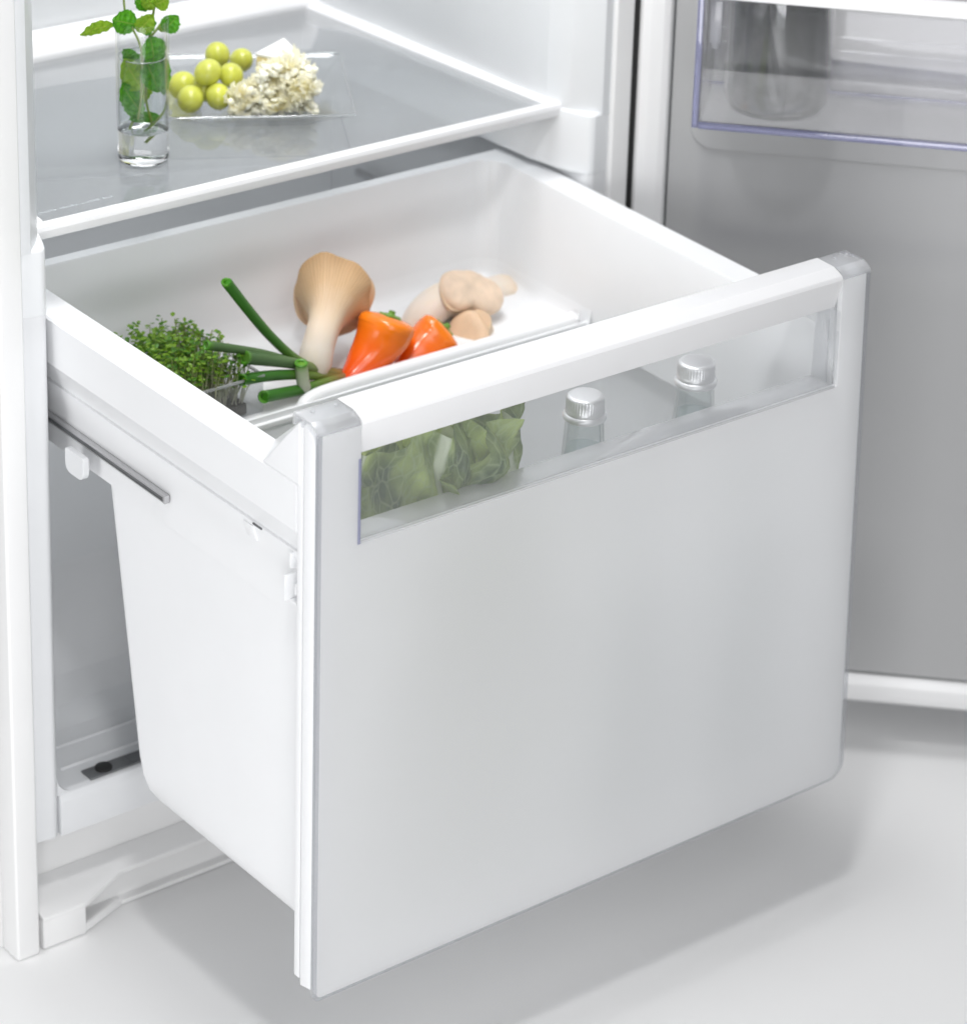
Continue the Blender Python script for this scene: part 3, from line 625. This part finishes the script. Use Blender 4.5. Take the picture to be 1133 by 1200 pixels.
scallion('dull scallion lying across the cress leaves', [wpt(243, 405, .330), wpt(275, 409, .330), wpt(310, 415, .331), wpt(345, 425, .333), wpt(378, 434, .334), wpt(405, 440, .336)], .0036, .0033, SCALM)
scallion('pale green scallion just below the one across the cress', [wpt(287, 419, .326), wpt(315, 422, .327), wpt(345, 426, .328), wpt(378, 434, .329), wpt(404, 440, .330)], .0054, .0036, SCALM, (0, -.4, .2))
scallion('short scallion with bright cut end level with the cress punnet rim', [wpt(284, 445, .322), wpt(310, 441, .323), wpt(340, 439, .325), wpt(375, 440, .327), wpt(400, 441, .329)], .0047, .0036, SCAL, (-.1, -.7, .1))
scallion('lowest scallion, nearest the front, with oval cut end', [wpt(310, 465, .317), wpt(335, 460, .319), wpt(360, 455, .321), wpt(385, 447, .323), wpt(403, 442, .325)], .0050, .0037, SCAL, (-.1, -.7, .2))
scallion('whitish scallion stub cut short and standing upright in front of the others', [wpt(353, 426, .3190), wpt(354, 436, .319), wpt(355, 446, .3195), wpt(357, 455, .320)], .0050, .0052, ramp_uv('scallion_white', [(0, (.20, .45, .05)), (.25, (.55, .64, .42)), (1, (.66, .68, .58))], rough=.4, noise=.04, nscale=5, transl=.3), (0, -.3, .3))

# ------------------------------------------------------------------ cress in a punnet
CR = thing('cress_punnet', 'clear plastic punnet of green cress sprouts against the drawer left wall', 'cress', (.11, .36, .4372))
x0, x1, y0, y1, z0, z1 = .080, .166, .3195, .418, .4375, .470
b = MB(); tw = .0006
for (a0, a1, c0, c1) in ((x0, x1, y0, y0+tw), (x0, x1, y1-tw, y1), (x0, x0+tw, y0+tw, y1-tw), (x1-tw, x1, y0+tw, y1-tw)): b.box(a0, a1, c0, c1, z0, z1-.002, 0)
b.box(x0+tw, x1-tw, y0+tw, y1-tw, z0, z0+tw, 0); b.build('punnet', thin_clear('punnet_plastic', (.96, .965, .97), refl=1, rough=.08, haze=.05), CR)
b = MB()
for (a0, a1, c0, c1) in ((x0-.001, x1+.001, y0-.001, y0+.001), (x0-.001, x1+.001, y1-.001, y1+.001), (x0-.001, x0+.001, y0+.001, y1-.001), (x1-.001, x1+.001, y0+.001, y1-.001)): b.box(a0, a1, c0, c1, z1-.0025, z1-.0005, .0004)
b.build('punnet_rim', thin_clear('punnet_rim_plastic', (.9, .9, .92), refl=1.5, rough=.1, haze=.55, hazec=(.8, .8, .82)), CR)
b = MB(); b.box(x0+.002, x1-.014, y0+.0015, y1-.002, z0+.0012, z0+.010, .001); b.build('growing_pad', plain('growing_pad', (.055, .050, .04), .9, var=.4, scale=250), CR)
rnd = random.Random(11); sb = MB(); leaves = [MB(), MB()]
def disc_leaf(mb, c, n, up, L, wd):
    n = n.normalized(); s_ = n.cross(up).normalized()
    b2 = bmesh.new(); cv = b2.verts.new(c)
    pts_ = [c+n*L*.25+s_*wd*.5, c+n*L*.75+s_*wd*.55, c+n*L, c+n*L*.75-s_*wd*.55, c+n*L*.25-s_*wd*.5]
    mid = b2.verts.new(c+n*L*.55-up*L*.12); vs = [cv]+[b2.verts.new(p) for p in pts_]
    for i in range(6): b2.faces.new((mid, vs[i], vs[(i+1) % 6]))
    mb._merge(b2)
tops = []
for k in range(620):
    bx = rnd.uniform(x0+.004, x1-.016); by = rnd.uniform(y0+.002, y1-.003)
    fx = rnd.gauss(0, .004); fy = rnd.gauss(-.001, .004)
    hgt = rnd.uniform(.032, .053)+(.008 if rnd.random() < .12 else 0)
    if bx > x1-.028: fx += .005; hgt -= .004
    p0 = Vector((bx, by, z0+.009)); p2 = Vector((bx+fx, by+fy, z0+hgt)); p1 = (p0+p2)/2+Vector((rnd.gauss(0, .0015), rnd.gauss(0, .0015), 0))
    if not (by > y0+.03 and bx < x1-.04): sb.sweep([p0, p1, p2], [.00050, .00045, .0004], 5, cap=False)
    tops.append((p2, hgt))
b2 = bmesh.new(); b3 = bmesh.new()
def leaf_into(bb, c, n, up, L, wd):
    n = n.normalized(); s_ = n.cross(up).normalized()
    q = [c+n*L*.25+s_*wd*.5, c+n*L*.75+s_*wd*.55, c+n*L, c+n*L*.75-s_*wd*.55, c+n*L*.25-s_*wd*.5]
    mid = bb.verts.new(c+n*L*.55-up*L*.14); vs = [bb.verts.new(c)]+[bb.verts.new(p) for p in q]
    for i in range(6): bb.faces.new((mid, vs[i], vs[(i+1) % 6]))
for p, hgt in tops:
    a = rnd.uniform(0, 6.28)
    for sgn in (0, math.pi, rnd.choice((.8, 1.6, 2.2))):
        d = Vector((math.cos(a+sgn), math.sin(a+sgn), rnd.uniform(-.1, .55)))
        leaf_into(b2 if rnd.random() < .6 else b3, p+Vector((rnd.gauss(0, .001), rnd.gauss(0, .001), rnd.gauss(0, .0015)-(.004 if rnd.random() < .3 else 0))), d, Vector((rnd.gauss(0, .25), rnd.gauss(0, .25), 1)).normalized(), rnd.uniform(.0032, .0055), rnd.uniform(.0022, .0034))
sb.build('stems', ramp_uv('cress_stem', [(0, (.60, .58, .50)), (.6, (.55, .56, .36)), (1, (.30, .38, .10))], rough=.5, noise=.1, nscale=4, transl=.3), CR)['kind'] = 'stuff'
for bb, c, nm in ((b2, (.20, .36, .025), 'cress_leaf_light'), (b3, (.085, .23, .018), 'cress_leaf_deep')):
    mb = MB(); mb._merge(bb)
    m = ramp_uv(nm, [(0, c), (1, tuple(min(1, q*1.25) for q in c))], rough=.45, noise=.3, nscale=3, transl=.35)
    mb.build('leaves', m, CR, sharp=80)['kind'] = 'stuff'

# ------------------------------------------------------------------ glass of mint on the shelf
GZ = SZ-.0010
GP = ray(168.5, 187, 2, GZ)
GT = thing('drinking_glass', 'tall narrow glass of water with thick base holding the mint', 'glass', (GP.x, GP.y, GZ))
gr = .0203
o = [(gr*.972, .0275), (gr*.985, .03), (gr, .06), (gr*1.01, .1150), (gr*1.005, .1162), (gr*.965, .1165), (gr*.935, .1155), (gr*.93, .06), (gr*.925, .0275)]
b = MB(); b.lathe(o, GT.location, 56, closed=True); b.build('glass_wall', thin_clear('glass_wall_clear', (.985, .99, .99), refl=.9, rough=.02), GT, sharp=50)
b = MB(); b.lathe([(0, .0004), (gr*.80, .0004), (gr*.93, .0016), (gr*.965, .006), (gr*.972, .0268), (gr*.90, .0274), (gr*.5, .0264), (0, .0262)], GT.location, 56); b.build('thick_base', GLASS, GT, sharp=50)
b = MB(); b.lathe([(0, .0278), (gr*.915, .0290), (gr*.925, .06), (gr*.925, .0868), (gr*.90, .0860), (0, .0859)], GT.location, 56); b.build('water', thin_clear('water_clear', (.945, .965, .965), refl=1.4, rough=.01, ior=1.33), GT, sharp=40)
b = MB(); b.sweep([Vector((GP.x+gr*.915*math.cos(R(15*k)), GP.y+gr*.915*math.sin(R(15*k)), GZ+.0866)) for k in range(25)], .0005, 6, cap=False); b.build('water_line', thin_clear('meniscus', (.9, .92, .92), refl=4, haze=.3), GT, sharp=60)
MINT = leafmat('mint_leaf', (.20, .36, .05), (.055, .27, .008), (.12, .42, .012), (.09, .33, .02), cells=9, transl=.4, rough=.42, bump=.5, midw=.035)
MINTY = leafmat('young_mint_leaf', (.35, .48, .05), (.20, .40, .015), (.30, .48, .025), (.26, .44, .04), cells=9, transl=.4, rough=.42, bump=.5, midw=.035)
STEMM = plain('mint_stem', (.20, .28, .05), .5, var=.2, scale=80)
MT = thing('mint_sprig', 'sprig of green mint standing in the glass of water', 'mint', tuple(GT.location+Vector((0, 0, .03))))
gx, gy = GP.x, GP.y
def mint_leaf(base, tip, side, wd, m, droop=.15, seed=0):
    base = Vector(base); tip = Vector(tip); ax = tip-base; L = ax.length; s_ = Vector(side); s_ = (s_-ax*(s_.dot(ax)/ax.dot(ax))).normalized(); nn = ax.cross(s_).normalized()
    if nn.z < 0: nn = -nn
    def fn(u, v):
        a = (u-.5)*2; wprof = (math.sin(math.pi*min(1, v**.8))**.75)*(1+.05*math.sin(v*44))
        return base+ax*v+s_*a*wd*.5*wprof+nn*(math.sin(v*math.pi)*droop*L - abs(a)*wd*.10*(1-a*a*.3)*-1 + .0009*math.sin(v*30+seed)*math.sin(a*4))
    b = MB(); b.grid(fn, 12, 22); return b.build('leaf', m, MT, sharp=80)
GY = GP.y
def g(x, y, dy=0): return ray(x, y, 1, GY+dy)
cr_ = rr
stems = [[g(170, 163), g(178, 145, .002), g(172, 120, .001), g(172, 80), g(176, 40, -.002), g(180, 16, -.002), g(184, -10)], [g(162, 140, -.003), g(166, 110, -.003), g(166, 60, -.004), g(156, 34, -.004), g(147, 14, .002), g(145, -14, .004)],
         [g(152, 152, .003), g(158, 135, .003), g(168, 90, .004), g(174, 50, .004), g(186, 32, .003)], [g(196, 118, .004), g(192, 131, .003), g(183, 142, .002), g(176, 150)]]
for k, s_ in enumerate(stems):
    b = MB(); b.sweep(bez(s_, 24), .00105 if k != 1 else .0009, 8); b.build('stem', STEMM, MT, sharp=60)
LV = [((135, 30, -.002), (95, 42, -.006), (0, -.2, 1), .0095, MINTY, .1), ((163, 30, -.006), (133, 24, -.008), (0, 0, 1), .0160, MINT, .1), ((160, 36, -.008), (180, 16, -.012), (0, 0, 1), .0125, MINTY, .15), ((162, 32, -.002), (183, 26, -.004), (0, 0, 1), .0125, MINT, .1),
      ((191, 36, .0), (209, 18, -.002), (.6, 0, 1), .0125, MINT, .1), ((186, 32, .0), (213, 29, .004), (.2, 0, 1), .009, MINTY, .1), ((178, 10, 0), (159, 1, -.004), (0, 0, 1), .0085, MINT, .1), ((181, 6, -.004), (198, -3, -.008), (0, 0, 1), .012, MINTY, .1), ((181, 12, -.004), (172, -12, -.006), (.5, 0, 1), .011, MINTY, .1), ((180, 4, .004), (193, -16, .006), (.5, 0, 1), .011, MINT, .1),
      ((176, 42, -.004), (180, 78, -.006), (1, 0, 0), .0165, MINT, .08), ((170, 70, -.002), (186, 108, -.004), (1, 0, .3), .0165, MINT, .06), ((165, 78, .002), (145, 58, .002), (.6, 0, .8), .010, MINT, .1), ((168, 106, -.003), (146, 70, -.006), (1, 0, 0.2), .0165, MINTY, .05), ((168, 134, -.004), (144, 98, -.006), (1, 0, .4), .0140, MINT, .1), ((190, 138, .002), (152, 140, -.003), (0, 0, 1), .0075, MINT, .1), ((188, 45, .004), (184, 84, .006), (1, 0, 0), .013, MINT, .05), ((186, 62, .006), (192, 112, .004), (1, 0, .2), .012, MINT, .05), ((150, 66, .004), (172, 84, .004), (.3, 0, 1), .012, MINT, .08), ((176, 96, .004), (166, 124, .006), (1, 0, .2), .012, MINTY, .05), ((146, 112, .004), (168, 138, .002), (.5, 0, 1), .013, MINT, .06)]
for k, (a, c, s_, wd, m, dr_) in enumerate(LV): mint_leaf(g(*a), g(*c), s_, wd*1.25, m, dr_, k)

# ------------------------------------------------------------------ plate with grapes and cheese
PC = Vector((.2785, .5010, 0)); PR = R(-29.4); PZ = SZ-.0011
PT = thing('glass_plate', 'square clear glass plate holding grapes and cheese', 'plate', (PC.x, PC.y, PZ))
PM = Matrix.Translation((PC.x, PC.y, 0)) @ Matrix.Rotation(PR, 4, 'Z')
bp = bmesh.new(); rings = []
for hs, z, r in ((.040, PZ+.0005, .012), (.046, PZ+.0025, .012), (.060, PZ+.0125, .008), (.0725, PZ+.0195, .005), (.0735, PZ+.0208, .005), (.0725, PZ+.0215, .005), (.0590, PZ+.0145, .008), (.045, PZ+.0050, .012), (.039, PZ+.0032, .012)):
    L = rrect(-hs, hs, -hs, hs, (r, r, r, r)); rings.append([bp.verts.new((x, y, z)) for x, y in L])
for A, B_ in zip(rings, rings[1:]):
    for k in range(len(A)): bp.faces.new((A[k], A[(k+1) % len(A)], B_[(k+1) % len(A)], B_[k]))
bp.faces.new(rings[0][::-1]); bp.faces.new(rings[-1])
b = MB(); b._merge(bp); b.build('dish', PLATE, PT, PM, sharp=40)
bp = MB(); L = rrect(-.0738, .0738, -.0738, .0738, (.005,)*4); L.append(L[0])
bp.sweep([(x, y, PZ+.0209) for x, y in L], .0009, 8, cap=False); bp.build('rim', thin_clear('plate_rim_glass', (.85, .87, .88), refl=2.5, rough=.04, haze=.25, hazec=(.85, .87, .88)), PT, PM, sharp=60)

GRAPE = plain('grape_skin', (.54, .56, .09), .25, var=.14, scale=55, sss=.5, sssr=(.8, .9, .12), sssc=.009, coat=.15)
SCAR = plain('grape_scar', (.12, .08, .03), .8)
GB = thing('grape_bunch', 'small bunch of pale green grapes on the glass plate beside the cheese', 'grapes', tuple(ray(240, 110, 2, .625)))
gl = [(214, 100, .628), (223.5, 116, .6255), (244, 85, .644), (256, 113, .6265), (255, 64.5, .645), (271, 88, .640), (283, 70.6, .634), (238, 104, .628)]
cs = []
for k, (x, y, z) in enumerate(gl):
    c = ray(x, y, 2, z); cs.append(c); r = (.0112, .0107, .0109, .0103, .0104, .0100, .0098, .0100)[k]
    rnd = random.Random(k); ax = Vector((rnd.gauss(0, .5), rnd.gauss(0, .3), 1))
    b = MB(); b.lathe([(r*math.sin(math.pi*j/16)*.985 if 0 < j < 16 else 0, -r*1.07*math.cos(math.pi*j/16)) for j in range(17)], c, 28, axis=ax); gp = b.build('grape', GRAPE, GB, sharp=80)
    q = Vector((0, 0, 1)).rotation_difference(ax.normalized())
    b = MB(); b.lathe([(0, 0), (.0006, 0), (.0004, .0008), (0, .001)], c+q @ Vector((0, 0, -r*1.07)), 8, axis=-ax); b.build('blossom_scar', SCAR, gp)
cc = sum(cs, Vector())/len(cs)
b = MB()
for c in cs: b.sweep(bez([cc+Vector((0, .004, .0)), (cc+c)/2+Vector((0, .003, .002)), c+(cc-c)*.25], 6), .0007, 6)
b.build('stalk', STEMM, GB, sharp=60)

RIND = plain('white_cheese_rind', (.84, .83, .80), .85, var=.03, scale=80, bump=.5, bscale=260)
PASTE = plain('cheese_paste', (.80, .66, .34), .5, var=.08, scale=60, sss=.3, sssr=(1, .8, .4), sssc=.006)
zT = .652; zB = .6135
c0, c1, c2 = ray(300, 62, 2, zT), ray(333, 44, 2, zT+.004), ray(353, 65, 2, zT); cm = ray(326, 67, 2, zT)
CH = thing('cheese_wedge', 'wedge of soft cheese with white rind behind the shaved cheese', 'cheese', (c0.x, c0.y, zB))
lo = [Vector((p.x, p.y, zB)) for p in (c0, cm, c2, c1)]; hi = [c0, cm, c2, c1]
b = MB(); b.hexa([*[tuple(p) for p in lo], *[tuple(p-Vector((0, 0, .0024))) for p in hi]], .0015, 2); b.build('paste', PASTE, CH)
mid = (c0+c1+c2+cm)/4
ex = [mid+(p-mid)*1.02 for p in hi]
b = MB(); b.hexa([*[tuple(p-Vector((0, 0, .0028))) for p in ex], *[tuple(p) for p in ex]], .001, 2); b.build('rind', RIND, CH)

SHAV = ramp_uv('shaved_cheese', [(0, (.95, .85, .46)), (.3, (.965, .93, .70)), (1, (.97, .95, .83))], rough=.55, noise=.12, nscale=4, transl=.6, sss=0)
SC = thing('shaved_cheese', 'heap of pale ruffled cheese shavings in front of the cheese wedge', 'cheese', tuple(ray(318, 125, 2, .62)))
rnd = random.Random(5)
def shaving(c, R_, hgt, tilt, seed):
    r2 = random.Random(seed); ph = [r2.uniform(0, 6.28) for _ in range(4)]; fq = r2.choice((5, 6, 7, 8)); arc = r2.uniform(4.0, 6.2)
    rot = Matrix.Rotation(r2.uniform(0, 6.28), 3, 'Z'); tl = Matrix.Rotation(r2.gauss(0, tilt), 3, 'X') @ Matrix.Rotation(r2.gauss(0, tilt), 3, 'Y')
    def fn(u, v):
        a = u*arc; r = R_*(.10+.9*v**.8)*(1+.12*v*math.sin(fq*a+ph[0])+.06*v*math.sin(2.7*fq*a+ph[1]))
        z = hgt*(v**.9)*(.75+.32*math.sin(fq*1.3*a+ph[2])*v) + .0022*v*math.sin(3.1*fq*a+ph[3])
        return Vector(c)+tl @ (rot @ Vector((r*math.cos(a), r*math.sin(a), z)))
    b = MB(); b.grid(fn, 46, 5); return b.build('shaving', SHAV, SC, sharp=75)
base_l, base_r, back = ray(266, 126, 2, .622), ray(372, 127, 2, .622), ray(345, 100, 2, .622)
nsh = 0
for k in range(70):
    t, q = rnd.random(), rnd.random()**1.2
    p = base_l.lerp(base_r, t).lerp(back, q*.8)
    env = .044*min(1, .35+1.5*t)*(1-.2*q)
    z = .6165+env*rnd.random()**.8*.86
    sz = rnd.uniform(.0085, .0135)
    shaving((p.x, p.y, z), sz, sz*rnd.uniform(.5, .95), .55, 100+k)
CRUMB = plain('cheese_crumb', (.97, .935, .74), .6, var=.05, scale=120, sss=.35, sssr=(1, .9, .6), sssc=.008, bump=.3, bscale=380)
extra = MB()
for k in range(620):
    t, q = rnd.random(), rnd.random()**1.2
    p = base_l.lerp(base_r, t).lerp(back, q*.8); env = .045*min(1, .30+1.7*t)*(1-.2*q); z = .6137+env*rnd.random()**.75
    r_ = rnd.uniform(.0018, .0040); ph = [rnd.uniform(0, 6.28) for _ in range(4)]; sq = rnd.uniform(.45, 1.1)
    b = MB() if k < 290 else extra
    b.lathe([(r_*math.sin(math.pi*j/7) if 0 < j < 7 else 0, -r_*sq*math.cos(math.pi*j/7)) for j in range(8)], (p.x, p.y, z), 11, axis=(rnd.gauss(0, 1), rnd.gauss(0, 1), rnd.gauss(0, 1)+.01), ripple=lambda a, k: 1+.25*math.sin(3*a+ph[0]+k)+.2*math.sin(5*a+ph[1]-k*1.3))
    if k < 290: b.build('crumb', CRUMB, SC, sharp=50)
extra.build('crumbs', CRUMB, SC, sharp=50)['kind'] = 'stuff'
b = MB()
for k in range(9):
    t = .08+k/11; p = base_l.lerp(base_r, t).lerp(back, .40); h = .008+.012*min(1, t*1.5)
    b.lathe([(.009, 0), (.009, h*.4), (.006, h*.8), (0, h*.95)], (p.x, p.y, .6142), 14)
b.build('core', CRUMB, SC, sharp=80)

# ------------------------------------------------------------------ door bin and its bottle
BN = thing('door_bin', 'clear plastic bin with white rail on the open door', 'door bin', tuple(DM @ Vector((.25, -.05, .633))))
bz0, bz1 = .6335, .7440
b = MB()
b.box(.0330, .47, -.1005, -.0975, bz0+.004, bz1, .0008)            # front
b.box(.0330, .47, -.0975, -.0010, bz0+.0005, bz0+.0035, .0006)     # bottom
b.box(.0330, .47, -.0035, -.0005, bz0+.0035, bz0+.075, .0006)      # back
b.box(.0330, .0358, -.0975, -.0035, bz0+.0035, bz1+.004, .0006)
b.box(.4672, .47, -.0975, -.0035, bz0+.0035, bz1+.004, .0006)
b.build('tray', BINCLEAR, BN, DM)
b = MB(); b.box(.0330, .47, -.1035, -.0985, bz0-.0012, bz0+.0042, .0012); b.box(.0275, .0330, -.1030, -.0960, bz0-.0006, bz1+.02, .0012); b.box(.0330, .47, -.006, -.0038, bz0+.0035, bz0+.0052, .0005); b.build('tinted_edge', VIOLET, BN, DM)
b = MB(); b.box(.0312, .4715, -.1062, -.0955, bz1+.0002, bz1+.0125, .0022, 3); b.build('white_rail', GLOSSW, BN, DM)
for x in (.0331, .4685):
    b = MB(); b.box(x, x+.0015, -.0955, -.004, bz1+.001, bz1+.0105, .0005); b.build('side_rail', GLOSSW, BN, DM)
b = MB(); b.box(.0375, .0475, -.0968, -.0935, bz1-.040, bz1-.004, .0012); b.box(.0395, .0455, -.0945, -.0915, bz1-.0455, bz1-.03, .0008); b.build('clip', thin_clear('clip_plastic', (.9, .9, .92), refl=2, rough=.1, haze=.3), BN, DM)
for z in (bz0+.040, bz0+.052):
    b = MB(); b.box(.04, .465, -.0042, -.0030, z, z+.0012, .0003, 1); b.build('back_rib', BINCLEAR, BN, DM)
bc = DM @ Vector((.0915, -.0500, 0)); bzb = bz0+.0036
BT = thing('glass_bottle', 'wide clear glass bottle standing in the door bin', 'bottle', (bc.x, bc.y, bzb))
br = .0437
o = [(br*.955, .0076), (br*.985, .0115), (br, .018), (br, .18), (br*.93, .205), (br*.7, .232), (br*.42, .250), (br*.36, .265), (br*.35, .31), (br*.30, .311), (br*.27, .309), (br*.28, .262), (br*.35, .247), (br*.62, .228), (br*.85, .201), (br*.93, .178), (br*.93, .020), (br*.91, .0085)]
b = MB(); b.lathe(o, (bc.x, bc.y, bzb), 64, closed=True); b.build('glass_wall', thin_clear('darkened_bottle_glass', (.70, .71, .71), refl=2.6, rough=.03), BT, sharp=50)  # clear glass; the dark surroundings it refracts are put into the tint
b = MB(); b.lathe([(0, .0045), (br*.45, .0038), (br*.66, .0012), (br*.76, .0), (br*.88, .0020), (br*.95, .0072), (br*.90, .0090), (br*.74, .0078), (br*.4, .0088), (0, .0095)], (bc.x, bc.y, bzb), 64); b.build('thick_base', BOTGLASS, BT, sharp=50)
b = MB(); b.lathe([(br*.29, .300), (br*.42, .300), (br*.43, .302), (br*.43, .322), (br*.40, .325), (0, .3255)], (bc.x, bc.y, bzb), 40); b.build('stopper', DARK, BT, sharp=40)
